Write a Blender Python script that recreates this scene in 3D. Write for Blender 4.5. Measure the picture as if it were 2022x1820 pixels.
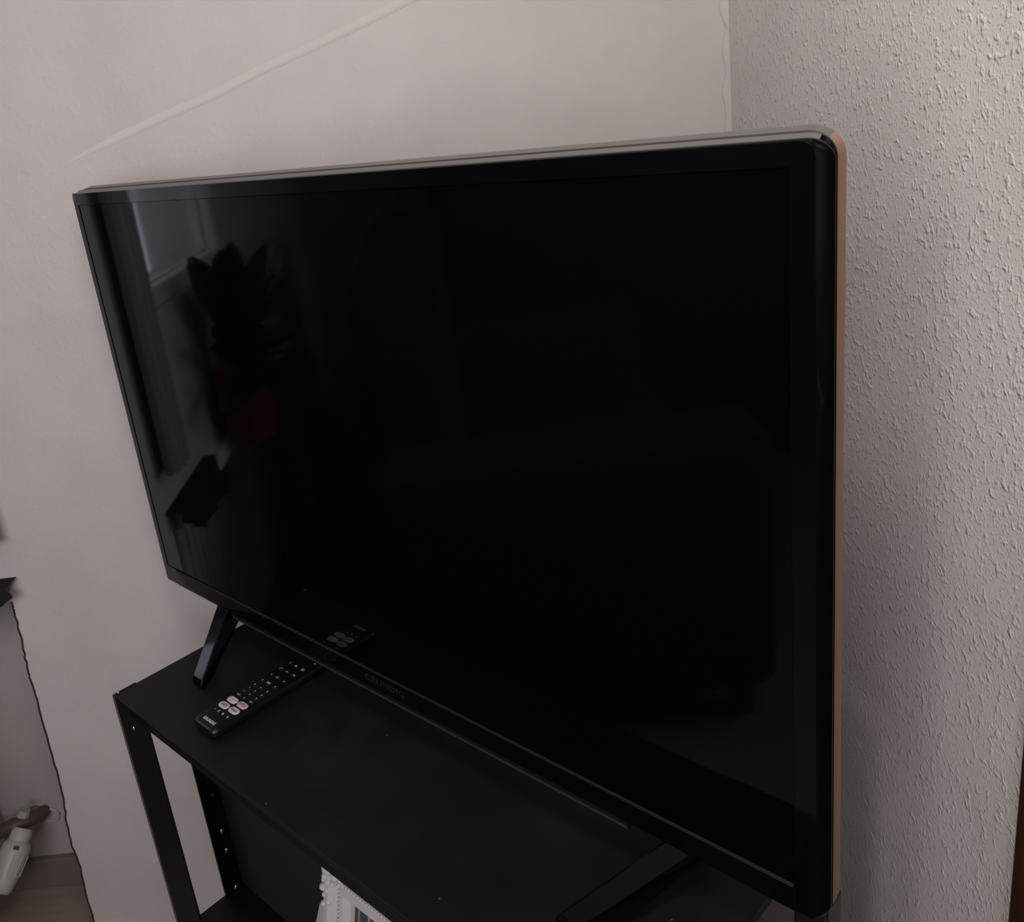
import bpy, bmesh, math, random
from mathutils import Vector, Matrix
random.seed(7)
scene = bpy.context.scene
C = scene.collection
for o in list(bpy.data.objects):
    bpy.data.objects.remove(o)

# ------------------------------------------------------------------ camera
S = 0.893                                   # width of the television in metres
ANG = math.radians(-44.3)                   # the television stands diagonally across the corner
CAM = Vector((-0.3407, -1.1609, 1.2674))
RT = Matrix(((0.71510505, 0.13056973, -0.68671415),
             (0.68813706, -0.30414954, 0.65875674),
             (-0.1228501, -0.94363372, -0.30734875)))
rotz = Matrix.Rotation(ANG, 3, 'Z')
right, down, fwd = (rotz @ RT.col[i] for i in range(3))
cam = bpy.data.cameras.new('camera')
co = bpy.data.objects.new('camera', cam); C.objects.link(co)
m3 = Matrix((right, -down, -fwd)).transposed()
co.matrix_world = Matrix.Translation(CAM) @ m3.to_4x4()
cam.sensor_fit = 'HORIZONTAL'; cam.sensor_width = 36
cam.lens = 1781.5 / 2022 * 36
cam.shift_x = (1011 - 902.56) / 2022
cam.shift_y = (802.36 - 910) / 2022
cam.clip_start = 0.02
scene.camera = co

# ------------------------------------------------------------------ world, daylight, exposure
w = bpy.data.worlds.new('overcast_sky'); scene.world = w
w.use_nodes = True
bg = w.node_tree.nodes['Background']
bg.inputs['Color'].default_value = (0.84, 0.89, 1.0, 1)
bg.inputs['Strength'].default_value = 1.9

def area(name, loc, target, sx, sy, power, col):
    l = bpy.data.lights.new(name, 'AREA'); l.shape = 'RECTANGLE'; l.size = sx; l.size_y = sy
    l.energy = power; l.color = col
    o = bpy.data.objects.new(name, l); C.objects.link(o); o.location = loc
    d = Vector(target) - Vector(loc)
    o.rotation_euler = d.to_track_quat('-Z', 'Y').to_euler()
    return o
# daylight added at an unseen window behind the camera to lift the shadows
area('fill_light', (-1.00, -2.03, 1.46), (-1.00, 0, 1.30), 1.1, 1.1, 13, (1.0, 0.95, 0.91))

ADDED_LIGHT = Vector((-.32, -.98, 1.69))
vs = scene.view_settings
vs.view_transform = 'Standard'; vs.look = 'None'; vs.gamma = 1.0; vs.use_curve_mapping = False
vs.exposure = 0.0

# ------------------------------------------------------------------ helpers
def mat(name, col, rough=0.5, metal=0.0, spec=0.5, ior=None, coat=0.0, tint=None):
    m = bpy.data.materials.new(name); m.use_nodes = True
    b = m.node_tree.nodes['Principled BSDF']
    b.inputs['Base Color'].default_value = (*col, 1)
    b.inputs['Roughness'].default_value = rough
    b.inputs['Metallic'].default_value = metal
    b.inputs['Specular IOR Level'].default_value = spec
    b.inputs['Coat Weight'].default_value = coat
    if ior: b.inputs['IOR'].default_value = ior
    if tint: b.inputs['Specular Tint'].default_value = (*tint, 1)
    return m

def N(m, t, **kw):
    n = m.node_tree.nodes.new(t)
    for k, v in kw.items(): setattr(n, k, v)
    return n

def L(m, a, b): m.node_tree.links.new(a, b)

def ramp(m, src, stops, interp='LINEAR'):
    r = N(m, 'ShaderNodeValToRGB'); r.color_ramp.interpolation = interp
    e = r.color_ramp.elements
    while len(e) < len(stops): e.new(0.5)
    for el, (p, c) in zip(e, stops):
        el.position = p; el.color = (c, c, c, 1) if isinstance(c, (int, float)) else (*c, 1)
    L(m, src, r.inputs[0]); return r

def noise(m, scale, detail=2.0, vec=None, rough=0.5):
    n = N(m, 'ShaderNodeTexNoise'); n.inputs['Scale'].default_value = scale
    n.inputs['Detail'].default_value = detail; n.inputs['Roughness'].default_value = rough
    if vec is not None: L(m, vec, n.inputs['Vector'])
    return n

def obj(name, bm, m, parent=None, smooth=False, loc=None):
    me = bpy.data.meshes.new(name)
    bmesh.ops.recalc_face_normals(bm, faces=bm.faces)
    bm.to_mesh(me); bm.free()
    if m: me.materials.append(m)
    if smooth:
        for p in me.polygons: p.use_smooth = True
        me.set_sharp_from_angle(angle=math.radians(38))
    o = bpy.data.objects.new(name, me); C.objects.link(o)
    if parent: o.parent = parent
    if loc is not None: o.location = loc
    return o

def thing(name, label, cat, loc, rz=0.0, group=None):
    o = bpy.data.objects.new(name, None); C.objects.link(o)
    o.empty_display_size = 0.05
    o.location = loc; o.rotation_euler = (0, 0, rz)
    return tag(o, label, cat, group)

def tag(o, label, cat, group=None):
    o['label'] = label; o['category'] = cat
    if group: o['group'] = group
    return o

def struct(name, bm, m, smooth=False, parent=None, label=None):
    o = obj(name, bm, m, parent, smooth)
    if parent is None: o['kind'] = 'structure'
    if label: o['label'] = label
    return o

def box(bm, x0, x1, y0, y1, z0, z1, bev=0.0, seg=2):
    r = bmesh.ops.create_cube(bm, size=1.0)
    vsx = r['verts']
    for v in vsx:
        v.co = Vector((x0 + (v.co.x + .5) * (x1 - x0), y0 + (v.co.y + .5) * (y1 - y0), z0 + (v.co.z + .5) * (z1 - z0)))
    if bev > 0:
        es = list({e for v in vsx for e in v.link_edges})
        bmesh.ops.bevel(bm, geom=es, offset=bev, segments=seg, affect='EDGES', profile=0.5)
    return vsx

def bx(*a, **k):
    bm = bmesh.new(); box(bm, *a, **k); return bm

def prism(bm, pts, ext):
    """polygon pts (Vectors) swept by the vector ext"""
    a = [bm.verts.new(p) for p in pts]; b = [bm.verts.new(Vector(p) + Vector(ext)) for p in pts]
    bm.faces.new(a); bm.faces.new(list(reversed(b)))
    n = len(a)
    for i in range(n): bm.faces.new((a[i], a[(i + 1) % n], b[(i + 1) % n], b[i]))

def loft(bm, loops, cap0=True, cap1=True, closed=True):
    vl = [[bm.verts.new(p) for p in l] for l in loops]
    n = len(vl[0]); fs = []
    for a, b in zip(vl[:-1], vl[1:]):
        for i in range(n if closed else n - 1):
            j = (i + 1) % n
            fs.append(bm.faces.new((a[i], a[j], b[j], b[i])))
    if cap0: bm.faces.new(list(reversed(vl[0])))
    if cap1: bm.faces.new(vl[-1])
    return fs

def tube(bm, path, rad, n=12, cap=True):
    path = [Vector(p) for p in path]
    rad = rad if isinstance(rad, (list, tuple)) else [rad] * len(path)
    loops = []; up = Vector((0, 0, 1))
    for i, p in enumerate(path):
        d = (path[min(i + 1, len(path) - 1)] - path[max(i - 1, 0)]).normalized()
        a = d.cross(up)
        if a.length < 1e-3: a = d.cross(Vector((1, 0, 0)))
        a.normalize(); b = d.cross(a)
        loops.append([p + (a * math.cos(t) + b * math.sin(t)) * rad[i] for t in (2 * math.pi * k / n for k in range(n))])
    loft(bm, loops, cap, cap)

def rrect(x0, x1, z0, z1, rad, n=10):
    """rounded rectangle, counter-clockwise from bottom-left; rad = (BL, BR, TR, TL)"""
    out = []
    for (cx, cz, sx, sz, r, a0) in ((x0, z0, 1, 1, rad[0], 180), (x1, z0, -1, 1, rad[1], 270), (x1, z1, -1, -1, rad[2], 0), (x0, z1, 1, -1, rad[3], 90)):
        r = max(r, 1e-5)
        for k in range(n + 1):
            a = math.radians(a0 + 90.0 * k / n)
            out.append((cx + sx * r + r * math.cos(a), cz + sz * r + r * math.sin(a)))
    return out

def text_mesh(name, s, size, m, parent, loc, rot=(0, 0, 0), extrude=0.0001, fit=None, bold=0.0, shear=0.0):
    cu = bpy.data.curves.new('lettering_curve', 'FONT'); cu.body = s; cu.size = size
    cu.align_x = 'CENTER'; cu.align_y = 'CENTER'; cu.extrude = extrude; cu.offset = bold; cu.shear = shear; cu.resolution_u = 3
    t = bpy.data.objects.new('lettering_tmp', cu); C.objects.link(t)
    bpy.context.view_layer.update()
    me = bpy.data.meshes.new_from_object(t.evaluated_get(bpy.context.evaluated_depsgraph_get()))
    bpy.data.objects.remove(t)
    if fit and len(me.vertices):
        xs = [v.co.x for v in me.vertices]; ys = [v.co.y for v in me.vertices]
        wx, wy = max(xs) - min(xs), max(ys) - min(ys); cx, cy = (max(xs) + min(xs)) / 2, (max(ys) + min(ys)) / 2
        for v in me.vertices:
            v.co.x = (v.co.x - cx) * fit[0] / wx; v.co.y = (v.co.y - cy) * fit[1] / wy
    me.materials.clear(); me.materials.append(m)
    o = bpy.data.objects.new(name, me); C.objects.link(o); o.parent = parent
    o.location = loc; o.rotation_euler = rot
    return o

# points of the diagonal furniture are given in television widths (x along it, y away, z up from its lower edge)
A44 = math.radians(44.3)
def W(x, y, z):
    dx, dy = x - 1.21128, y + 0.51611
    return Vector(((dx * math.cos(A44) + dy * math.sin(A44) - .3815) * S,
                   (-dx * math.sin(A44) + dy * math.cos(A44) - 1.3) * S, (z + .81) * S))

# ------------------------------------------------------------------ materials
def wallpaper(name, col, strength, chip=1.0):
    m = mat(name, col, rough=0.5, spec=0.4)
    b = m.node_tree.nodes['Principled BSDF']
    tc = N(m, 'ShaderNodeTexCoord')
    # wood chips: scattered raised flakes, each with its own outline
    warp = noise(m, 60, 2, tc.outputs['Object'])
    mix = N(m, 'ShaderNodeVectorMath', operation='MULTIPLY_ADD')
    L(m, warp.outputs['Color'], mix.inputs[0]); mix.inputs[1].default_value = (0.006, 0.006, 0.006); L(m, tc.outputs['Object'], mix.inputs[2])
    n1 = noise(m, 165 * chip, 1.5, mix.outputs[0])
    r1 = ramp(m, n1.outputs['Fac'], [(0.50, 0.0), (0.80, 1.0)], 'EASE')
    n2 = noise(m, 380 * chip, 1.5, mix.outputs[0])
    r2 = ramp(m, n2.outputs['Fac'], [(0.52, 0.0), (0.78, 1.0)], 'EASE')
    n3 = noise(m, 12, 2.0, tc.outputs['Object'])
    a = N(m, 'ShaderNodeMath', operation='MULTIPLY_ADD'); L(m, r2.outputs[0], a.inputs[0]); a.inputs[1].default_value = 0.45; L(m, r1.outputs[0], a.inputs[2])
    a2 = N(m, 'ShaderNodeMath', operation='MULTIPLY_ADD'); L(m, n3.outputs['Fac'], a2.inputs[0]); a2.inputs[1].default_value = 1.2; L(m, a.outputs[0], a2.inputs[2])
    bp = N(m, 'ShaderNodeBump'); bp.inputs['Strength'].default_value = 1.0; bp.inputs['Distance'].default_value = strength
    L(m, a2.outputs[0], bp.inputs['Height']); L(m, bp.outputs[0], b.inputs['Normal'])
    # faint mottling of the old paint
    n5 = noise(m, 9, 3.0, tc.outputs['Object'])
    r5 = ramp(m, n5.outputs['Fac'], [(0.3, tuple(c * 0.95 for c in col)), (0.7, tuple(min(1, c * 1.04) for c in col))])
    L(m, r5.outputs[0], b.inputs['Base Color'])
    return m

M = {}
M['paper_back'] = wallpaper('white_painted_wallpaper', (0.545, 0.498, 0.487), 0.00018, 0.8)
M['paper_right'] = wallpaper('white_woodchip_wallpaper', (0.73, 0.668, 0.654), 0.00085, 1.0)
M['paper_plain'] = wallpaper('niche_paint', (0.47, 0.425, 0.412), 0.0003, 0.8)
M['paint'] = mat('white_paint_filler', (0.54, 0.495, 0.482), 0.6, spec=0.3)
M['seam'] = mat('pale_seam_filler', (0.60, 0.555, 0.54), 0.6, spec=0.3)
M['edging'] = mat('dark_edging', (0.045, 0.03, 0.025), 0.9, spec=0.1)
M['ceiling'] = mat('ceiling_paint', (0.40, 0.37, 0.355), 0.8)
M['base'] = mat('grey_brown_baseboard', (0.19, 0.155, 0.138), 0.55)
M['white_frame'] = mat('white_window_paint', (0.72, 0.72, 0.72), 0.4)

def wood_floor():
    m = mat('brown_floor', (0.26, 0.21, 0.17), 0.5)
    b = m.node_tree.nodes['Principled BSDF']; tc = N(m, 'ShaderNodeTexCoord')
    mp = N(m, 'ShaderNodeMapping'); mp.inputs['Scale'].default_value = (2.0, 22.0, 1); L(m, tc.outputs['Object'], mp.inputs[0])
    n = noise(m, 3.0, 4.0, mp.outputs[0])
    r = ramp(m, n.outputs['Fac'], [(0.3, (0.26, 0.21, 0.18)), (0.7, (0.32, 0.265, 0.225))])
    L(m, r.outputs[0], b.inputs['Base Color']); return m
M['floor'] = wood_floor()

def dark_wood(name, c0, c1):
    m = mat(name, c0, 0.35)
    b = m.node_tree.nodes['Principled BSDF']; tc = N(m, 'ShaderNodeTexCoord')
    mp = N(m, 'ShaderNodeMapping'); mp.inputs['Scale'].default_value = (30, 30, 2.0); L(m, tc.outputs['Object'], mp.inputs[0])
    n = noise(m, 2.0, 4.0, mp.outputs[0]); r = ramp(m, n.outputs['Fac'], [(0.3, c0), (0.7, c1)])
    L(m, r.outputs[0], b.inputs['Base Color']); return m
M['door_wood'] = dark_wood('red_brown_door_wood', (0.035, 0.012, 0.008), (0.055, 0.02, 0.013))
M['wardrobe'] = dark_wood('black_brown_wood', (0.012, 0.009, 0.008), (0.022, 0.017, 0.015))

M['gloss'] = mat('piano_black_plastic', (0.002, 0.002, 0.0025), 0.08, ior=1.40, tint=(0.80, 0.86, 1.0))
M['screen'] = mat('dark_screen_glass', (0.0012, 0.0012, 0.0016), 0.045, ior=1.37, tint=(0.80, 0.86, 1.0))
M['matte_black'] = mat('matte_black_plastic', (0.006, 0.006, 0.007), 0.5, spec=0.35)
M['lip'] = mat('satin_black_plastic', (0.010, 0.010, 0.011), 0.45, spec=0.4)
M['lip_edge'] = mat('lip_edge_highlight', (0.030, 0.030, 0.033), 0.45, spec=0.4)
M['silver_rim'] = mat('brushed_grey_rim', (0.165, 0.158, 0.148), 0.40, metal=0.3)
M['warm_reflection_rim'] = mat('rim_painted_reflection', (0.45, 0.26, 0.18), 0.35, metal=0.4)  # warm reflection on the rim's right side put into the colour
M['groove'] = mat('dark_groove', (0.035, 0.026, 0.027), 0.6)
M['grey_print'] = mat('dark_grey_print', (0.013, 0.0135, 0.014), 0.4)
M['white_print'] = mat('white_print', (0.62, 0.62, 0.63), 0.5)
M['dim_print'] = mat('grey_key_print', (0.36, 0.36, 0.38), 0.5)
M['remote'] = mat('satin_black_remote', (0.0045, 0.0045, 0.006), 0.30, spec=0.35)
M['key'] = mat('black_rubber_key', (0.006, 0.006, 0.008), 0.5, spec=0.3)
M['pill'] = mat('white_button', (0.60, 0.57, 0.58), 0.45)
M['pill_red'] = mat('pinkish_button', (0.62, 0.45, 0.45), 0.45)
M['ink'] = mat('black_ink', (0.03, 0.03, 0.035), 0.6)
M['ink_red'] = mat('red_ink', (0.40, 0.035, 0.04), 0.6)
M['ink_blue'] = mat('pale_blue_ink', (0.30, 0.36, 0.42), 0.6)
M['dot_red'] = mat('dull_red_key', (0.10, 0.06, 0.065), 0.5)
M['dot_green'] = mat('pale_green_key', (0.30, 0.32, 0.31), 0.5)
M['dot_yellow'] = mat('pale_yellow_key', (0.52, 0.52, 0.38), 0.5)
M['dot_blue'] = mat('pale_blue_key', (0.32, 0.42, 0.46), 0.5)
M['chrome'] = mat('bright_metal', (0.95, 0.95, 0.97), 0.18, metal=1.0)

def black_steel():
    m = mat('black_powder_coat', (0.008, 0.0078, 0.009), 0.5, spec=0.3)
    b = m.node_tree.nodes['Principled BSDF']; tc = N(m, 'ShaderNodeTexCoord')
    n = noise(m, 12, 4.0, tc.outputs['Object'], 0.6)
    r = ramp(m, n.outputs['Fac'], [(0.3, (0.0035, 0.0034, 0.0038)), (0.75, (0.0065, 0.0062, 0.0062))])
    L(m, r.outputs[0], b.inputs['Base Color'])
    return m
M['steel'] = black_steel()
M['panel'] = mat('black_back_board', (0.020, 0.0195, 0.021), 0.6, spec=0.3)
M['steel_edge'] = mat('worn_steel_edge', (0.10, 0.080, 0.068), 0.6)

def dusty_top():
    m = mat('dusty_black_top', (0.012, 0.0115, 0.011), 0.55, spec=0.28)
    b = m.node_tree.nodes['Principled BSDF']; tc = N(m, 'ShaderNodeTexCoord')
    n = noise(m, 7, 5.0, tc.outputs['Object'], 0.62)
    r = ramp(m, n.outputs['Fac'], [(0.30, (0.0028, 0.0028, 0.0034)), (0.52, (0.0060, 0.0057, 0.0055)), (0.74, (0.0150, 0.0138, 0.0118))])
    # crumbs of dust
    v = N(m, 'ShaderNodeTexVoronoi'); v.inputs['Scale'].default_value = 38; L(m, tc.outputs['Object'], v.inputs['Vector'])
    rv = ramp(m, v.outputs['Distance'], [(0.0, 1.0), (0.035, 1.0), (0.055, 0.0)])
    vm = N(m, 'ShaderNodeMath', operation='GREATER_THAN'); vm.inputs[1].default_value = 0.72
    sp = N(m, 'ShaderNodeSeparateColor'); L(m, v.outputs['Color'], sp.inputs[0]); L(m, sp.outputs[0], vm.inputs[0])
    mm = N(m, 'ShaderNodeMath', operation='MULTIPLY'); L(m, rv.outputs[0], mm.inputs[0]); L(m, vm.outputs[0], mm.inputs[1])
    mx = N(m, 'ShaderNodeMix', data_type='RGBA'); L(m, mm.outputs[0], mx.inputs['Factor'])
    L(m, r.outputs[0], mx.inputs['A']); mx.inputs['B'].default_value = (0.09, 0.085, 0.08, 1)
    L(m, mx.outputs['Result'], b.inputs['Base Color'])
    return m
M['top'] = dusty_top()
M['plaster_frame'] = mat('white_ornate_frame', (0.60, 0.575, 0.57), 0.42)
M['thermo'] = mat('aged_white_plastic', (0.50, 0.47, 0.44), 0.4)
M['brass'] = mat('painted_brown_pipe', (0.10, 0.065, 0.055), 0.5)
M['verdigris'] = mat('greenish_metal', (0.34, 0.38, 0.34), 0.5)
M['cloth'] = mat('dark_cloth', (0.02, 0.019, 0.023), 0.8)
M['leaf'] = mat('dark_leaf', (0.015, 0.03, 0.012), 0.5)
M['pot'] = mat('dark_red_pot', (0.16, 0.02, 0.025), 0.4)
M['post'] = dark_wood('brown_black_wood', (0.010, 0.007, 0.006), (0.018, 0.013, 0.012))
M['pane'] = mat('window_glass', (1, 1, 1), 0.0)
pb = M['pane'].node_tree.nodes['Principled BSDF']; pb.inputs['Transmission Weight'].default_value = 1.0; pb.inputs['IOR'].default_value = 1.0
M['curtain'] = mat('grey_curtain', (0.30, 0.30, 0.34), 0.9)

# ------------------------------------------------------------------ the room
XL, YF, ZC = -3.20, -2.00, 2.40
struct('floor', bx(XL - .2, .2, YF - .2, .5, -.1, 0), M['floor'])
struct('ceiling', bx(XL - .2, .2, YF - .2, .5, ZC, ZC + .1), M['ceiling'])

# right wall: woodchip paper
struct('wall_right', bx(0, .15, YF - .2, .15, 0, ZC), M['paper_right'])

# wall behind the television, with the ragged edge of the radiator niche and the window left of the frame
edge = [(-1.0553, .6781), (-1.055, .6714), (-1.0555, .6614), (-1.0563, .6505), (-1.0576, .6211), (-1.0607, .5909), (-1.0622, .5612),
        (-1.0633, .5516), (-1.0628, .5099), (-1.0658, .4431), (-1.067, .4034), (-1.0681, .3595), (-1.0714, .3224), (-1.0775, .281),
        (-1.0802, .2348), (-1.0785, .1913), (-1.0833, .1351), (-1.0847, .077), (-1.086, 0)]
fine = []
for (a, b), (c, d) in zip(edge[:-1], edge[1:]):
    for k in range(4):
        t = k / 4; fine.append((a + (c - a) * t + random.uniform(-.0011, .0011), b + (d - b) * t))
fine.append(edge[-1])
NT = .6781
WX0, WX1, WZ0, WZ1 = -1.80, -1.125, 1.01, 2.15
bm = bmesh.new()
prism(bm, [Vector((0, 0, 0)), Vector((0, 0, NT))] + [Vector((x, 0, z)) for x, z in fine], (0, .1786, 0))
box(bm, XL, 0, 0, .1786, NT, WZ0)
box(bm, XL, WX0, 0, .1786, WZ0, WZ1)
box(bm, WX1, 0, 0, .1786, WZ0, WZ1)
box(bm, XL, 0, 0, .1786, WZ1, ZC)
box(bm, XL, -2.35, 0, .1786, 0, NT)
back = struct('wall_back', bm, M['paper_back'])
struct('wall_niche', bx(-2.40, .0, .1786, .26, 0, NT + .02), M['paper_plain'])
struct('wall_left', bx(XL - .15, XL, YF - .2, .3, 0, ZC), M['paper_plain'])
# wall behind the camera with a window opening added for fill light
bm = bmesh.new()
fx0, fx1, fz0, fz1 = -1.6, -0.4, .86, 2.06
box(bm, XL, 0, YF - .2, YF, 0, fz0); box(bm, XL, 0, YF - .2, YF, fz1, ZC)
box(bm, XL, fx0, YF - .2, YF, fz0, fz1); box(bm, fx1, 0, YF - .2, YF, fz0, fz1)
struct('wall_front', bm, M['paper_plain'])

# dark strip along the ragged edge of the niche
bm = bmesh.new()
for (x0, z0), (x1, z1) in zip(fine[:-1], fine[1:]):
    wd = .0021
    q = [(x0 - wd, z0), (x0 + wd * .25, z0), (x1 + wd * .25, z1), (x1 - wd, z1)]
    prism(bm, [Vector((a, -.0008, b)) for a, b in q], (0, .004, 0))
struct('trim_1', bm, M['edging'], label='dark ragged strip along the edge of the radiator niche')

# uneven strip of paint where the two walls meet
bm = bmesh.new(); rows = []
z = .30
while z < ZC:
    wd = .0066 + .0040 * (math.sin(z * 47) * .5 + math.sin(z * 131 + 1) * .6 + math.sin(z * 19 + 2) * .4) + random.uniform(-.0009, .0009)
    wd = max(.0012, wd); rows.append((z, wd)); z += .008
loops = [[Vector((.001, .001, z)), Vector((.001, -.0040, z)), Vector((-.0006, -.0040, z)), Vector((-wd * .8, -.0016, z)), Vector((-wd, .0004, z))] for z, wd in rows]
loft(bm, loops, True, True)
struct('trim_2', bm, M['paint'], smooth=False, label='uneven painted strip in the corner of the two walls')

# raised seam running up across the wall
sm = [(-.8192, 1.268), (-.7548, 1.2867), (-.6916, 1.3047), (-.623, 1.3227), (-.5636, 1.3427), (-.5031, 1.3594), (-.4458, 1.3761), (-.372, 1.3993), (-.3156, 1.4171), (-.22, 1.449)]
pts = []
for (a, b), (c, d) in zip(sm[:-1], sm[1:]):
    for k in range(6):
        t = k / 6; pts.append((a + (c - a) * t, b + (d - b) * t))
pts.append(sm[-1])
bm = bmesh.new(); loops = []
for i, (x, zz) in enumerate(pts):
    g = min(1, .25 + i / 8) * (1 + .05 * math.sin(i * 1.9) + random.uniform(-.05, .05))
    hw, hh = .0050 * g, .0013 * g
    nx, nz = -.27, .96
    row = []
    for q, h in ((-1.0, 0), (-.75, .45), (-.2, .95), (.25, 1.0), (.9, .35), (1.7, 0)):
        row.append(Vector((x + nx * hw * q, .0002 - hh * h, zz + nz * hw * q)))
    loops.append(row)
loft(bm, loops, False, False, closed=False)
struct('trim_3', bm, M['seam'], smooth=True, label='raised pale seam slanting up across the back wall')

# baseboard and its shadow step at the back of the niche
bm = bmesh.new(); box(bm, -2.35, -1.03, .165, .1786, 0, .062, .002); 
struct('baseboard_back', bm, M['base'])
# door casing and door in the right wall
bm = bmesh.new()
box(bm, -.012, .0, -.745, -.660, 0, 2.08, .002); box(bm, -.012, .0, -1.65, -1.565, 0, 2.08, .002); box(bm, -.012, .0, -1.565, -.745, 1.995, 2.08, .002)
door = struct('door_1', bm, M['door_wood'])
dl = obj('door_leaf', bx(-.006, .001, -1.562, -.748, .01, 1.992, .002), M['door_wood'], door)
bm = bmesh.new(); tube(bm, [(-.005, -.80, 1.04), (-.05, -.80, 1.04), (-.055, -.81, 1.04), (-.055, -.91, 1.04)], .009, 10)
obj('door_handle', bm, M['brass'], dl)

# window in the back wall beyond the left border of the picture: frame, mullion, pane, sill
bm = bmesh.new()
fw = .035
box(bm, WX0, WX1, .01, .06, WZ0, WZ0 + fw, .004); box(bm, WX0, WX1, .01, .06, WZ1 - fw, WZ1, .004)
box(bm, WX0, WX0 + fw, .01, .06, WZ0 + fw, WZ1 - fw, .004); box(bm, WX1 - fw, WX1, .01, .06, WZ0 + fw, WZ1 - fw, .004)
win = struct('window_1', bm, M['white_frame'])
obj('pane', bx(WX0 + fw, WX1 - fw, .033, .037, WZ0 + fw, WZ1 - fw), M['pane'], win)
obj('window_sill', bx(-2.35, -1.075, -.018, .02, .668, .6985, .004), M['white_frame'], win)
bm = bmesh.new()
box(bm, fx0, fx1, YF - .14, YF - .08, fz0, fz0 + .06, .004); box(bm, fx0, fx1, YF - .14, YF - .08, fz1 - .06, fz1, .004)
box(bm, fx0, fx0 + .06, YF - .14, YF - .08, fz0 + .06, fz1 - .06, .004); box(bm, fx1 - .06, fx1, YF - .14, YF - .08, fz0 + .06, fz1 - .06, .004)
struct('added_window', bm, M['white_frame'])  # unseen window frame, added around the fill light

# ------------------------------------------------------------------ television
ZR = -.06                                  # top of the rack
tv = thing('television', 'large flat black television standing switched off across the room corner', 'television', W(.5, 0, ZR), ANG)
def T(x, y, z, ox=.5, oy=0.0, oz=ZR): return Vector(((x - ox) * S, (y - oy) * S, (z - oz) * S))
H = 1 / 1.75
def ring(x0, x1, z0, z1, rad, y): return [T(x, y, z) for x, z in rrect(x0, x1, z0, z1, rad)]
R0 = (.004, .010, .014, .003)
AX0, AX1, AZ0, AZ1 = .0125, .9725, .0270, .5560      # visible picture area
# front frame: recessed inner edge, flat face, rolled outer edge (deep and slanted on the right)
def rq(x0, x1, z0, z1, rad, yt, yr):
    return [T(x, yt + (yr - yt) * min(1, max(0, (x - (x1 - .010)) / .010)), z) for x, z in rrect(x0, x1, z0, z1, rad)]
bm = bmesh.new()
loops = [ring(AX0, AX1, AZ0, AZ1, (.001,) * 4, .0012), ring(AX0, AX1, AZ0, AZ1, (.001,) * 4, .0),
         ring(.0012, .9885, .001, H - .0012, (.003, .006, .010, .003), .0),
         rq(.0004, .9893, .0004, H - .0004, (.004, .007, .011, .003), .0008, .0007),
         rq(.0, .9945, .0, H, (.004, .010, .013, .003), .0026, .0072),
         rq(.0, .9952, .0, H, R0, .0048, .0110), rq(.0, .9952, .0, H, R0, .0062, .0122)]
loft(bm, loops, False, False)
obj('front_frame', bm, M['gloss'], tv, True)
bm = bmesh.new(); v = [bm.verts.new(p) for p in ring(AX0 + .0006, AX1 - .0006, AZ0, AZ1 - .0006, (.001,) * 4, .0008)]
v2 = [bm.verts.new(p) for p in ring(AX0 + .0006, AX1 - .0006, AZ0, AZ1 - .0006, (.001,) * 4, .004)]
bm.faces.new(v); bm.faces.new(list(reversed(v2)))
for i in range(len(v)): bm.faces.new((v[i], v[(i + 1) % len(v)], v2[(i + 1) % len(v)], v2[i]))
obj('screen', bm, M['screen'], tv)
# lower bar of the frame standing a little proud, its top edge catching light
bm = bmesh.new()
prof = [(-.0000, .0005), (-.0012, .0014), (-.0016, .0030), (-.0016, .0240), (-.0012, .0256), (.0006, .0262)]
loft(bm, [[T(x, y * (.03 if e and y < 0 else 1), z) for y, z in prof] for x, e in ((.037, 0), (.9716, 0))], True, True)
obj('lower_frame_bar', bm, M['gloss'], tv)
bm = bmesh.new()
loft(bm, [[T(x, y, z) for y, z in ((-.0018, .0242), (-.0013, .0258), (.0008, .0264), (.0008, .0255))] for x in (.039, .9716)], True, True)
obj('frame_bar_edge', bm, M['lip'], tv)['label'] = 'thin grey edge along the top of the lower frame bar'
text_mesh('brand_lettering', 'GRUNDIG', .009, M['grey_print'], tv, T(.4998, -.00165, .0140), (math.pi / 2, 0, 0), fit=(.066 * S, .0078 * S), bold=.0001)
bm = bmesh.new(); tube(bm, [T(.404, -.0017, .0125), T(.410, -.0017, .0128), T(.416, -.0017, .0148), T(.423, -.0017, .0182)], .0003, 6)
obj('sensor_mark', bm, M['lip'], tv)
# rim: grey strip, dark groove, grey strip of the back cover; right side painted copper for a warm reflection
a0 = rrect(0, 1.0, 0, H, R0); 
def rr(x0, x1, z0, z1, rad, y): return [T(x, y, z) for x, z in rrect(x0, x1, z0, z1, rad)]
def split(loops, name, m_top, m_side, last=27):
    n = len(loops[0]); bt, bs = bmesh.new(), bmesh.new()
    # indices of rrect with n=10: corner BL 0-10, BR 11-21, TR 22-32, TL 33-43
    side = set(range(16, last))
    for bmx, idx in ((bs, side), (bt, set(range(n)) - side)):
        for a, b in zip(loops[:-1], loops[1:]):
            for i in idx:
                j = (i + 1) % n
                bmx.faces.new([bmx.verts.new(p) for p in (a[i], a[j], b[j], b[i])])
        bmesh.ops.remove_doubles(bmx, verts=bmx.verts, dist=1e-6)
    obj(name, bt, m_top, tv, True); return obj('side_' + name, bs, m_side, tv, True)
e1 = [rq(0, .9952, 0, H, R0, .0062, .0122), rq(0, .9956, .0005, H + .0024, (.004, .010, .015, .003), .0105, .0128)]
split(e1, 'rim', M['silver_rim'], M['gloss'], 29)
bm = bmesh.new(); loft(bm, [e1[1], rq(.006, .9952, .002, H + .0026, (.004, .010, .015, .004), .0118, .0132), rq(.012, .9954, .002, H + .0036, (.004, .010, .016, .006), .0124, .0138)], False, False)
obj('rim_groove', bm, M['groove'], tv)
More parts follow.
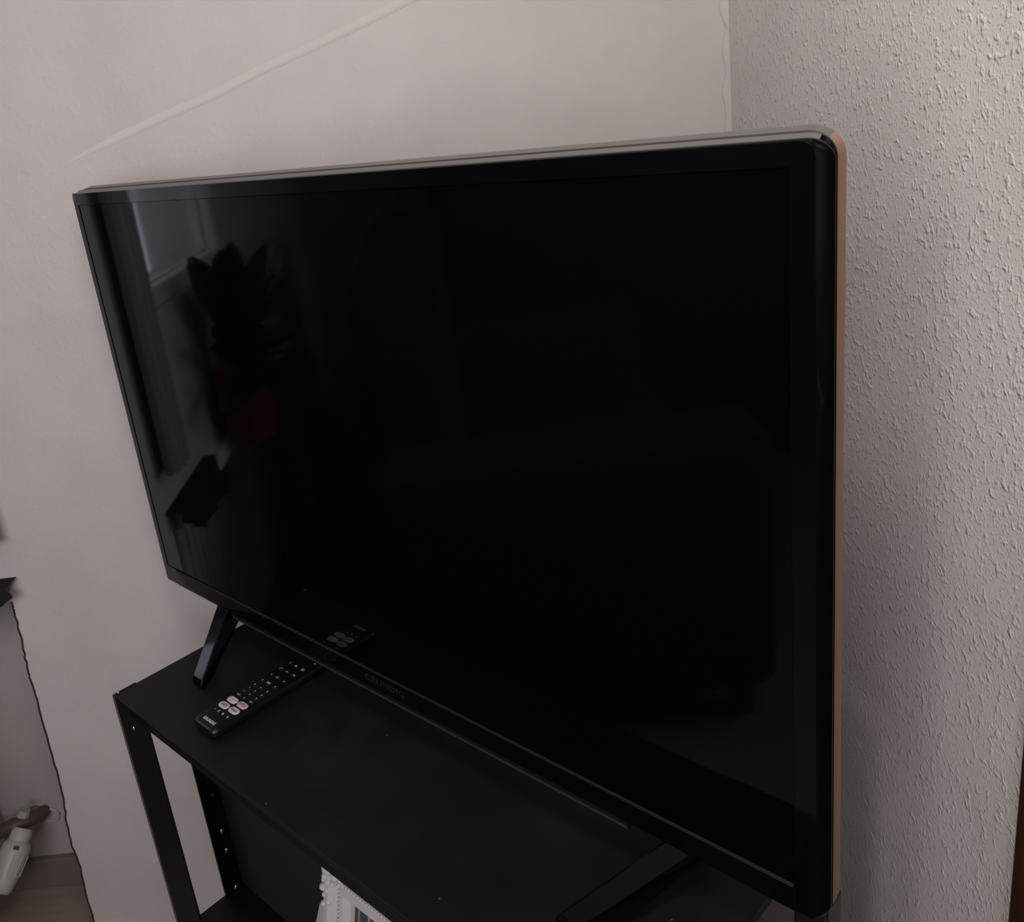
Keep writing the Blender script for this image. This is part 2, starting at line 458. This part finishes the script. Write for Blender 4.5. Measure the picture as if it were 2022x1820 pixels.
e2 = [rq(.012, .9954, .002, H + .0036, (.004, .010, .016, .006), .0124, .0138), rq(.0135, .9960, .003, H + .0056, (.005, .011, .018, .006), .0172, .0190), rq(.0165, .9962, .004, H + .0060, (.006, .012, .018, .006), .0200, .0240)]
split(e2, 'cover_rim', M['silver_rim'], M['warm_reflection_rim'])['label'] = 'rim on the right side of the television with a warm reflection painted in copper'
# back cover: shallow tray then the deeper lower bulge
bm = bmesh.new()
loft(bm, [e2[-1], rr(.03, .985, .012, H - .004, (.01,) * 4, .034), rr(.05, .96, .02, H - .03, (.01,) * 4, .040)], False, True)
box(bm, *(T(.16, .034, .0)[0], T(.84, .0, .0)[0]), .034 * S, .085 * S, T(0, 0, .02)[2], T(0, 0, .34)[2], .01, 3)
obj('back_cover', bm, M['matte_black'], tv)
# lower lip of the back cover under the frame
bm = bmesh.new()
pr = [(.0005, .0012), (.0005, -.0056), (.0022, -.0092), (.0040, -.0098), (.034, -.0090), (.034, .0012)]
loft(bm, [[T(x + (dx if z < 0 else 0), y, z) for y, z in pr] for x, dx in ((.172, .004), (.8195, 0))], True, True)
lipo = obj('lower_lip', bm, M['matte_black'], tv)
bm = bmesh.new()  # edge painted lighter than the lip to give its highlight
loft(bm, [[T(x, y, z) for y, z in ((.0002, -.0050), (.0002, -.0080), (.0030, -.0101), (.0042, -.0097), (.0012, -.0052))] for x in (.180, .8193)], True, True)
obj('lip_edge', bm, M['lip_edge'], lipo)['label'] = 'lower edge of the lip under the frame with its highlight painted grey'

def tv_leg(xt, xf, sgn):
    """slanted front foot and rear foot of one stand leg; xt at the frame, xf at the tip (left edges)"""
    bm = bmesh.new(); wt, wf = .0255, .0225
    top = [(.0035, .0060), (-.0015, .0010), (-.0785, -.0490), (-.0822, -.0520), (-.0830, -.0565), (-.0815, -.0600)]
    low = [(.0400, .0060), (.0300, -.0060), (.0200, -.0160), (-.0480, -.0545), (-.0540, -.0575), (-.0580, -.0600)]
    def X(y): 
        t = min(1, max(0, -y / .082)); return xt + (xf - xt) * t, wt + (wf - wt) * t
    for pts in (top,):
        loops = []
        for (ty, tz), (ly, lz) in zip(top, low):
            x, w_ = X(ty); x2, w2 = X(ly)
            # chamfered edges on the upper face
            c = .0014
            loops.append([T(x + c, ty, tz), T(x + w_ - c, ty, tz), T(x + w_, ty + c, tz - c * .6), T(x2 + w2, ly, lz), T(x2, ly, lz), T(x, ty + c, tz - c * .6)])
        loft(bm, loops, True, True)
    # rear foot
    loops = []
    for (ty, tz), (ly, lz) in zip([(.030, .006), (.095, -.046), (.105, -.052), (.107, -.060)], [(.010, .004), (.070, -.048), (.082, -.056), (.088, -.060)]):
        t = min(1, ty / .105); x = xt + (xf - xt) * t * .6
        loops.append([T(x, ty, tz), T(x + wt, ty, tz), T(x + wt, ly, lz), T(x, ly, lz)])
    loft(bm, loops, True, True)
    obj('leg', bm, M['gloss'], tv)
tv_leg(.1416, .1915, 1)
tv_leg(.8586, .7975, -1)

# ------------------------------------------------------------------ black rack under the television
FX0, FX1, FY0, FY1 = .1184, .9248, -.1607, .200
rack = thing('metal_rack', 'black metal shelf rack with bolted angle posts carrying the television', 'shelf', W(.5216, .02, -.81), ANG)
def K(x, y, z): return T(x, y, z, .5216, .02, -.81)
def kb(bm, x0, x1, y0, y1, z0, z1, bev=0.0):
    a, b = K(x0, y0, z0), K(x1, y1, z1); return box(bm, a.x, b.x, a.y, b.y, a.z, b.z, bev, 2)
bm = bmesh.new(); kb(bm, FX0 + .0012, FX1 - .0012, FY0 + .002, FY1, ZR - .014, ZR, .0012)
obj('top_shelf', bm, M['top'], rack)['label'] = 'dusty black top shelf'
bm = bmesh.new(); kb(bm, FX0 + .002, FX1 - .002, FY0, FY0 + .004, ZR - .0152, ZR - .0008, .0006); obj('front_rail', bm, M['steel'], rack)
bm = bmesh.new(); kb(bm, FX0 + .0012, FX1 - .0012, FY0 + .003, -.048, -.478, -.464, .0012); obj('lower_shelf', bm, M['steel'], rack)
bm = bmesh.new(); kb(bm, FX0 + .0002, FX1 - .0002, -.0526, -.0485, -.80, ZR - .014); obj('back_panel', bm, M['panel'], rack)

def angle_post(x, y, sx, sy, wx, wy, z0=-.81, z1=ZR + .0006):
    """L-shaped post: corner at (x, y), one flange of width wx along x, the other of width wy along y"""
    bm = bmesh.new(); th = .0026
    p = [(0, 0), (wx * sx, 0), (wx * sx, th * sy), (th * sx, th * sy), (th * sx, wy * sy), (0, wy * sy)]
    prism(bm, [K(x + a, y + b, z0) for a, b in p], (0, 0, (z1 - z0) * S))
    bmesh.ops.bevel(bm, geom=[e for e in bm.edges if abs((e.verts[0].co - e.verts[1].co).z) > .1], offset=.0006, segments=2, affect='EDGES')
    return obj('post', bm, M['steel'], rack)
p1 = angle_post(FX0, FY0, 1, 1, .0912, .0330)
p2 = angle_post(FX1, FY0, -1, 1, .0912, .0330)
p3 = angle_post(FX0, -.0822, 1, 1, .004, .0296, z1=ZR - .014)
p4 = angle_post(FX1, -.0822, -1, 1, .004, .0296, z1=ZR - .014)
p5 = angle_post(FX0, FY1, 1, -1, .0330, .0330, z1=ZR + .0003)
p6 = angle_post(FX1, FY1, -1, -1, .0330, .0330, z1=ZR + .0003)
# worn outer edges of the posts that show lighter
for po, (x, y, z1), ww in ((p1, (FX0, FY0, ZR), .0050), (p3, (FX0, -.0822, ZR - .016), .0026)):
    bm = bmesh.new(); kb(bm, x - .0006, x + ww, y - .0006, y + .0022, -.80, z1 - .001, .0004)
    obj('worn_edge', bm, M['steel_edge'], po)

def dome(bm, c, nrm, r, h, elong=None):
    nrm = Vector(nrm).normalized(); a = nrm.orthogonal().normalized(); b = nrm.cross(a)
    if elong: a = Vector(elong).normalized(); b = nrm.cross(a)
    loops = []
    for k in range(5):
        t = k / 4 * math.pi / 2
        loops.append([Vector(c) + nrm * (h * math.sin(t)) + (a * math.cos(q) * (1.5 if elong else 1) + b * math.sin(q)) * max(r * math.cos(t), r * .02) for q in (2 * math.pi * i / 12 for i in range(12))])
    loft(bm, loops, True, True)
for z in (-.3575, -.3931, -.4644, -.4996):
    bm = bmesh.new(); dome(bm, K(FX0 + .0026, -.0648, z), (1, 0, 0), .0032, .0022, (0, .25, 1)); obj('bolt', bm, M['chrome'], p3, True)['label'] = 'bright bolt'  # domes put in for the bright glints at the post holes
bm = bmesh.new(); dome(bm, K(FX0 + .0026, -.0648, -.290), (1, 0, 0), .0024, .0014); obj('bolt', bm, M['steel_edge'], p3, True)['label'] = 'dull bolt'
bm = bmesh.new(); dome(bm, K(.1619, FY0, -.0930), (0, -1, 0), .0020, .0014, (.1, 0, 1)); obj('bolt', bm, M['chrome'], p1, True)['label'] = 'bright bolt'
bm = bmesh.new(); dome(bm, K(.1205, -.1535, ZR + .0006), (0, 0, 1), .0013, .0008); obj('bolt', bm, M['chrome'], p1, True)['label'] = 'bright bolt'

# ------------------------------------------------------------------ remote control on the rack
RX0, RX1, RY0, RY1 = .2725, .3225, -.1305, .0570
rm = thing('remote_control', 'slim black remote control with four white oval buttons lying on the rack', 'remote', W(.2975, -.0367, ZR), ANG)
RH = .0125
def Q(x, y, z=RH): return Vector(((x - .2975) * S, (y + .0367) * S, z * S))
def plan(inset, z, r):
    return [Q(x, y, z) for x, y in rrect(RX0 + inset, RX1 - inset, RY0 + inset, RY1 - inset, (r,) * 4, 8)]
bm = bmesh.new()
loft(bm, [plan(.0026, .0, .008), plan(.0008, .0018, .009), plan(.0, .0050, .010), plan(.0003, .0088, .010), plan(.0016, .0114, .010), plan(.0034, .0123, .009), plan(.0046, RH, .008)], True, True)
obj('body', bm, M['remote'], rm)
def slab(bm, cx, cy, w_, h_, z0, z1, r, n=6, bev=.0006):
    def l(i, z): return [Q(x, y, z) for x, y in rrect(cx - w_ / 2 + i, cx + w_ / 2 - i, cy - h_ / 2 + i, cy + h_ / 2 - i, (max(r - i, .0003),) * 4, n)]
    loft(bm, [l(0, z0), l(0, z1 - bev), l(bev, z1)], True, True)
for (cx, cy, m, s, im) in ((.2868, -.0789, M['pill'], 'prime', M['ink_blue']), (.3073, -.0779, M['pill_red'], 'NETFLIX', M['ink_red']),
                           (.2868, -.0912, M['pill'], 'DAZN', M['ink']), (.3075, -.0902, M['pill'], 'freenet', M['ink'])):
    bm = bmesh.new(); slab(bm, cx, cy, .0182, .0098, RH - .001, RH + .0012, .0049, 8)
    b = obj('streaming_button', bm, m, rm)
    big = s == 'DAZN'
    text_mesh('lettering', s, .003, im, b, Q(cx, cy + .0004, RH + .00125), fit=((.0105 if big else .0125) * S, (.0044 if big else .0034) * S), bold=.00003)
text_mesh('brand_lettering', 'GRUNDIG', .004, M['white_print'], rm, Q(.2975, -.1189, RH + .0001), fit=(.0250 * S, .0044 * S), bold=.0001)
for cx, m in ((.2826, M['dot_red']), (.2908, M['dot_green']), (.3002, M['dot_yellow']), (.3108, M['dot_blue'])):
    bm = bmesh.new(); slab(bm, cx, -.1016, .0026, .0036, RH - .0004, RH + .0005, .0013, 4, .0003); obj('colour_key', bm, m, rm)
rows = [(-.0429, ('1', '2', '3'), .0026), (-.0512, ('4', '5', '6'), .0026), (-.0595, ('7', '8', '9'), .0026), (-.0677, ('SUB', '0', 'TXT'), .0026),
        (-.0310, ('^', 'HOME', '+'), .003), (-.0172, ('<', 'OK', '>'), .003), (-.0020, ('|<', '>>', '>|'), .003), (.0125, ('=', 'O', '[]'), .0036)]
keyme = None
for y, labs, hgt in rows:
    for x, s in zip((.2828, .2955, .3102), labs):
        if keyme is None:
            bm = bmesh.new(); slab(bm, .2975, -.0367, .0100, .0062, RH - .0004, RH + .0004, .0028, 4, .0003)
            ko = obj('key', bm, M['key'], rm); keyme = ko.data
        else:
            ko = bpy.data.objects.new('key', keyme); C.objects.link(ko); ko.parent = rm
        ko.location = Vector(((x - .2975) * S, (y + .0367) * S, 0))
        wid = {1: .0017, 2: .0044, 3: .0058, 4: .0062}[len(s)]
        if s in ('O',): wid = .0042
        text_mesh('legend', s, .003, M['white_print'] if s in ('O', '[]', '>|', '+', '>', '3', '6', '9', 'HOME') else M['dim_print'], ko, Vector(((0) * S, 0, (RH + .00045) * S)) + Vector((0, 0, 0)), fit=(wid * S, hgt * S), bold=.00006)
        ch = ko.children[-1]; ch.location = Vector((0, 0, (RH + .00045) * S))
# key meshes were built round the remote's own origin
bm = bmesh.new(); dome(bm, Q(.3129, .0303, RH), (0, 0, 1), .0010, .0006); obj('indicator_light', bm, M['white_print'], rm, True)

# ------------------------------------------------------------------ ornate photo frame on the lower shelf, leaning back
fy0, fz0_, fy1, fz1_ = -.15, -.464, -.06, -.10
lean = Vector((0, fy1 - fy0, fz1_ - fz0_)).normalized()         # up along the frame
fn = Vector((0, -lean.z, lean.y))                                # out of the frame
FXL, FW = .4412, .270
pf = thing('photo_frame', 'white ornate photo frame with beaded border leaning on the lower rack shelf', 'picture frame', W(.56, fy0, -.464), ANG)
def F(a, b, c=0.0):
    """a across, b up along the slope, c out of the face (television widths)"""
    p = Vector((FXL + a, fy0, -.4640)) + lean * b + fn * c
    return Vector(((p.x - .56) * S, (p.y - fy0) * S, (p.z + .464) * S))
FH = .281
def fl(i, c): return [F(x, z, c) for x, z in rrect(i, FW - i, i + .0, FH - i, (.001,) * 4, 1)]
bm = bmesh.new()
loft(bm, [fl(.0, -.016), fl(.0, -.002), fl(.003, .004), fl(.012, .006), fl(.020, .002), fl(.024, -.001), fl(.028, -.001), fl(.031, .003), fl(.036, .003), fl(.043, -.004), fl(.045, -.010)], True, False)
obj('border', bm, M['plaster_frame'], pf)
bead = None; n = 0
bm = bmesh.new(); bmesh.ops.create_icosphere(bm, subdivisions=2, radius=.0021 * S)
bo = obj('bead', bm, M['plaster_frame'], pf, True); bead = bo.data; first = True
def put(a, b, c):
    global first
    o = bo
    if not first:
        o = bpy.data.objects.new('bead', bead); C.objects.link(o); o.parent = pf
    first = False
    o.location = F(a, b, c)
k = .034
while k < FW - .03:
    put(k, FH - .0262, .0006); k += .0052
k = FH - .036
while k > .05:
    put(.0262, k, .0006); k -= .0052
# acanthus leaf at the corners: lobed relief
def corner_leaf(cx, cz, sx, sz):
    bm = bmesh.new()
    lobes = [(-.004, .012, .007, .005), (-.006, .026, .008, .006), (.004, .040, .007, .005), (-.005, .047, .006, .004), (0, 0, .013, .007), (.014, .003, .009, .006), (.003, .015, .009, .006), (.025, .001, .007, .005), (.001, .027, .007, .005), (-.005, .006, .006, .004), (.007, -.005, .006, .004),
             (-.006, .017, .005, .004), (-.005, .036, .005, .003), (.036, -.003, .005, .003), (.018, -.006, .005, .004), (.012, .012, .006, .007)]
    for dx, dz, r, h in lobes:
        m = bmesh.ops.create_icosphere(bm, subdivisions=2, radius=1.0)
        for v in m['verts']:
            x, y, z = v.co
            v.co = F(cx + sx * (dx + x * r * .75), cz - sz * (dz + y * r * .62), .003 + z * h)
    return obj('corner_leaf', bm, M['plaster_frame'], pf, True)
corner_leaf(.008, FH - .016, 1, 1); corner_leaf(FW - .008, FH - .016, -1, 1)
def stripes():
    m = mat('striped_photo_print', (.3, .3, .3), 0.4)
    b = m.node_tree.nodes['Principled BSDF']; tc = N(m, 'ShaderNodeTexCoord'); sp = N(m, 'ShaderNodeSeparateXYZ')
    L(m, tc.outputs['Generated'], sp.inputs[0])
    seq = [(0, (.07, .035, .03)), (.03, (.25, .23, .21)), (.05, (.045, .065, .10)), (.125, (.32, .28, .26)), (.15, (.12, .035, .04)), (.30, (.30, .26, .24)), (.36, (.06, .08, .13)), (.5, (.35, .30, .26)), (.6, (.10, .05, .04)), (.8, (.2, .2, .22))]
    r = ramp(m, sp.outputs[0], seq, 'CONSTANT'); L(m, r.outputs[0], b.inputs['Base Color']); return m
bm = bmesh.new(); prism(bm, [F(.045, .045, -.009), F(FW - .045, .045, -.009), F(FW - .045, FH - .045, -.009), F(.045, FH - .045, -.009)], F(0, 0, -.003) - F(0, 0, 0))
obj('photo_print', bm, stripes(), pf)
# plain white board standing behind it
wb = thing('white_board', 'plain white board standing behind the ornate photo frame on the lower shelf', 'board', W(.40, -.058, -.464), ANG)
bm = bmesh.new()
def B(x, y, z): return Vector(((x - .40) * S, (y + .058) * S, (z + .464) * S))
prism(bm, [B(.302, -.0600, -.464), B(.48, -.0600, -.464), B(.50, -.0600, -.345), B(.3566, -.0600, -.345)], (0, .006 * S, 0))
bmesh.ops.bevel(bm, geom=list(bm.edges), offset=.0006, segments=2, affect='EDGES')
obj('board_panel', bm, M['plaster_frame'], wb)

# ------------------------------------------------------------------ post between rack and right wall
pt = thing('upright_post', 'dark square post standing under the right end of the television by the wall', 'post', W(.9745, .035, -.81), ANG)
bm = bmesh.new()
def U(x, y, z): return Vector(((x - .9745) * S, (y - .035) * S, (z + .81) * S))
a, b = U(.9612, .02, -.81), U(.9885, .048, -.008)
box(bm, a.x, b.x, a.y, b.y, a.z, b.z, .002)
obj('shaft', bm, M['post'], pt)
bm = bmesh.new(); a, b = U(.950, .012, -.81), U(.999, .058, -.80); box(bm, a.x, b.x, a.y, b.y, a.z, b.z, .002); obj('foot_plate', bm, M['post'], pt)

# ------------------------------------------------------------------ radiator valve in the niche
rad = thing('radiator', 'white radiator in the wall niche with a brown pipe and white thermostat valve', 'radiator', (-1.35, .11, 0))
def V(x, y, z): return Vector((x + 1.35, y - .11, z))
bm = bmesh.new()
a, b = V(-2.25, .075, .12), V(-1.296, .165, .60); box(bm, a.x, b.x, a.y, b.y, a.z, b.z, .01, 3)
for q in range(23):
    x = -2.22 + q * .04
    a, b = V(x, .066, .14), V(x + .022, .078, .58); box(bm, a.x, b.x, a.y, b.y, a.z, b.z, .004, 1)
obj('panel', bm, M['thermo'], rad)
bm = bmesh.new(); a, b = V(-2.0, .10, 0), V(-1.97, .14, .13); box(bm, a.x, b.x, a.y, b.y, a.z, b.z); obj('foot', bm, M['thermo'], rad)
bm = bmesh.new(); a, b = V(-1.40, .10, 0), V(-1.37, .14, .13); box(bm, a.x, b.x, a.y, b.y, a.z, b.z); obj('foot', bm, M['thermo'], rad)
bm = bmesh.new(); tube(bm, [V(-1.30, .120, .168), V(-1.275, .118, .176), V(-1.25, .118, .186), V(-1.236, .122, .187), V(-1.226, .140, .181), V(-1.2225, .158, .170), V(-1.2225, .178, .163)], [.011, .012, .0125, .0115, .0135, .0135, .0105], 14)
pipe = obj('pipe', bm, M['brass'], rad, True); pipe['label'] = 'brown painted pipe and elbow'
bm = bmesh.new(); tube(bm, [V(-1.232, .128, .196), V(-1.228, .132, .206)], [.011, .010], 10); obj('valve_nut', bm, M['verdigris'], rad)['label'] = 'greenish metal nut'
def torus(bm, c, R, r, n=24, k=8):
    loops = []
    for i in range(n):
        t = 2 * math.pi * i / n
        loops.append([Vector(c) + Vector((math.cos(t) * (R + r * math.cos(q)), -r * math.sin(q), math.sin(t) * (R + r * math.cos(q)))) for q in (2 * math.pi * j / k for j in range(k))])
    loops.append(loops[0]); loft(bm, loops, False, False)
bm = bmesh.new(); torus(bm, V(-1.2352, .177, .160), .018, .0032); torus(bm, V(-1.2352, .177, .160), .010, .004); obj('wall_rosette', bm, M['paper_plain'], rad, True)
bm = bmesh.new(); torus(bm, V(-1.2150, .177, .1515), .014, .003); obj('wall_rosette', bm, M['paper_plain'], rad, True)
bm = bmesh.new(); dome(bm, V(-1.200, .1786, .152), (0, -1, 0), .003, .002); obj('wall_plug', bm, M['brass'], rad, True)
ax0, ax1 = V(-1.227, .112, .184), V(-1.2535, .040, .118)
bm = bmesh.new()
d = ax1 - ax0
tube(bm, [ax0, ax0 + d * .06, ax0 + d * .20, ax0 + d * .22], [.015, .0178, .0180, .016], 18)
hd = obj('thermostat_collar', bm, M['thermo'], rad, True)
bm = bmesh.new()
tube(bm, [ax0 + d * .20, ax0 + d * .24, ax0 + d * .34, ax0 + d * .52, ax0 + d * .78, ax0 + d * .95, ax0 + d * 1.0, ax0 + d * 1.002], [.0185, .0225, .0245, .0235, .0205, .0180, .0135, .002], 20)
th = obj('thermostat_head', bm, M['thermo'], rad, True)
for q in range(10):
    an = 2 * math.pi * q / 10
    axd = d.normalized(); u_ = axd.orthogonal().normalized(); v_ = axd.cross(u_)
    off = u_ * math.cos(an) + v_ * math.sin(an)
    bm = bmesh.new(); tube(bm, [ax0 + d * .40 + off * .0243, ax0 + d * .72 + off * .0214], .0012, 6); obj('grip_rib', bm, M['thermo'], th, True)
bm = bmesh.new()
nrm = (Vector((CAM.x + 1.35, CAM.y - .11, CAM.z)) - (ax0 + d * .45)); axd = d.normalized(); nrm = (nrm - axd * nrm.dot(axd)).normalized()
pc = ax0 + d * .30 + nrm * .0236; sd = axd.cross(nrm)
prism(bm, [pc + sd * .0045 - axd * .003, pc - sd * .0045 - axd * .003, pc - sd * .0045 + axd * .003, pc + sd * .0045 + axd * .003], nrm * .0012)
obj('dial_window', bm, M['ink'], th)['label'] = 'small black dial window'

# ------------------------------------------------------------------ dark cloth on the end of the window sill
bm = bmesh.new()
rows_ = []
for i in range(9):
    t = i / 8
    row = []
    for j in range(13):
        s = j / 12
        x = -1.30 + s * (.2620 - .010 * t * t - .007 * math.sin(t * 8)) + .003 * math.sin(s * 23 + t * 3) * t
        y = -.024 - .004 * math.sin(s * 19 + t) * t - .003 * t
        zz = .716 - t * (.027 + min(.05, .15 * (1 - s)) + .002 * math.sin(s * 40))
        row.append(Vector((x + 1.18, y + .05, zz - .6985)))
    rows_.append(row)
top_row = [Vector((p.x, p.y + .022, p.z + .001)) for p in rows_[0]]
bmv = [[bm.verts.new(p) for p in r] for r in [top_row] + rows_]
for a, b in zip(bmv[:-1], bmv[1:]):
    for i in range(len(a) - 1): bm.faces.new((a[i], a[i + 1], b[i + 1], b[i]))
bmesh.ops.solidify(bm, geom=list(bm.faces), thickness=.004)
cl = obj('cloth', bm, M['cloth'], None, True, loc=(-1.18, -.05, .6985))
tag(cl, 'dark crumpled cloth hanging over the end of the window sill at the left edge', 'cloth')

# ------------------------------------------------------------------ beyond the frame: an added light, and things the screen mirrors
# added light: a glowing globe put in beside the camera to light the walls
gl = thing('added_globe_light', 'glowing paper globe added out of view beside the camera to light the room', 'lamp', ADDED_LIGHT)
gm = bpy.data.materials.new('added_light_glow'); gm.use_nodes = True
gb = gm.node_tree.nodes['Principled BSDF']; gb.inputs['Base Color'].default_value = (.8, .78, .75, 1)
gb.inputs['Emission Color'].default_value = (1.0, .945, .90, 1); gb.inputs['Emission Strength'].default_value = 17.5
bm = bmesh.new(); bmesh.ops.create_uvsphere(bm, u_segments=28, v_segments=16, radius=.13); obj('shade', bm, gm, gl, True)
bm = bmesh.new(); tube(bm, [(0, 0, .125), (0, 0, ZC - ADDED_LIGHT.z - .03)], .003, 8); obj('cable', bm, M['white_frame'], gl)
bm = bmesh.new(); tube(bm, [(0, 0, ZC - ADDED_LIGHT.z - .05), (0, 0, ZC - ADDED_LIGHT.z - .04), (0, 0, ZC - ADDED_LIGHT.z)], [.02, .045, .05], 18); obj('ceiling_cup', bm, M['white_frame'], gl)
pp = thing('potted_plant', 'leafy plant in a dark red pot on the window sill beyond the left edge', 'plant', (-1.43, -.075, .6985))
bm = bmesh.new(); tube(bm, [(0, 0, 0), (0, 0, .02), (0, 0, .13), (0, 0, .145), (0, 0, .147)], [.040, .044, .058, .060, .054], 20); obj('pot', bm, M['pot'], pp, True)
for q in range(70):
    bm = bmesh.new(); an = random.uniform(-.9, 2.2); ln = random.uniform(.06, .25); hh = random.uniform(-.05, .40)
    d_ = Vector((math.cos(an), -abs(math.sin(an)) * .55, 0)); sdv = Vector((-d_.y, d_.x, 0)).normalized()
    loops = []
    for t, wd in ((0, .004), (.3, .022), (.6, .030), (.85, .018), (1, .002)):
        c = d_ * ln * t + Vector((0, 0, .15 + hh * (t - .35 * t * t)))
        loops.append([c - sdv * wd, c + Vector((0, 0, -.005)), c + sdv * wd])
    loft(bm, loops, False, False, closed=False)
    obj('leaf', bm, M['leaf'], pp, True)
sf = thing('sofa', 'dark upholstered sofa along the back wall beyond the left edge', 'sofa', (-1.88, -.66, 0))
obj('seat', bx(-.50, .50, -.40, .20, .10, .44, .04, 3), M['cloth'], sf)
obj('backrest', bx(-.50, .50, .16, .36, .10, 1.02, .05, 3), M['cloth'], sf)
for q in (-1, 1):
    obj('armrest', bx(*(sorted((q * .48, q * .66))), -.40, .36, .10, .66, .04, 3), M['cloth'], sf)
    for y in (-.34, .28): obj('leg', bx(q * .58 - .02, q * .58 + .02, y - .02, y + .02, 0, .11, .003), M['wardrobe'], sf)
def cupboard(name, label, y0, y1, nd):
    wr = thing(name, label, 'wardrobe', (XL + .298, (y0 + y1) / 2, 0)); h = (y1 - y0) / 2
    obj('carcass', bx(-.295, .26, -h, h, 0, 2.05, .004), M['wardrobe'], wr)
    wd = (2 * h - .02) / nd
    for q in range(nd):
        ya = -h + .01 + q * wd
        dd = obj('door', bx(.26, .282, ya + .002, ya + wd - .002, .06, 2.03, .003), M['wardrobe'], wr)
        bm = bmesh.new(); tube(bm, [(.285, ya + wd - .05, .95), (.31, ya + wd - .05, .96), (.31, ya + wd - .05, 1.12), (.285, ya + wd - .05, 1.13)], .006, 8); obj('handle', bm, M['groove'], dd)
cupboard('wardrobe', 'tall dark brown wardrobe along the left wall beyond the frame', -1.97, -.47, 3)

cu_ = thing('curtain', 'plain grey curtain hanging beside the window beyond the left edge', 'curtain', (-1.08, -.03, .78))
bm = bmesh.new(); loops = []
for i in range(33):
    t = i / 32; x = -.045 + .09 * t; y = .010 * math.sin(t * 22)
    loops.append([Vector((x, y, 0)), Vector((x, y, 1.55)), Vector((x, y + .004, 1.55)), Vector((x, y + .004, 0))])
loft(bm, loops, True, True); obj('drape', bm, M['curtain'], cu_, True)
bm = bmesh.new(); tube(bm, [(-.12, .0, 1.56), (.06, .0, 1.56)], .008, 10); obj('rod', bm, M['white_frame'], cu_)
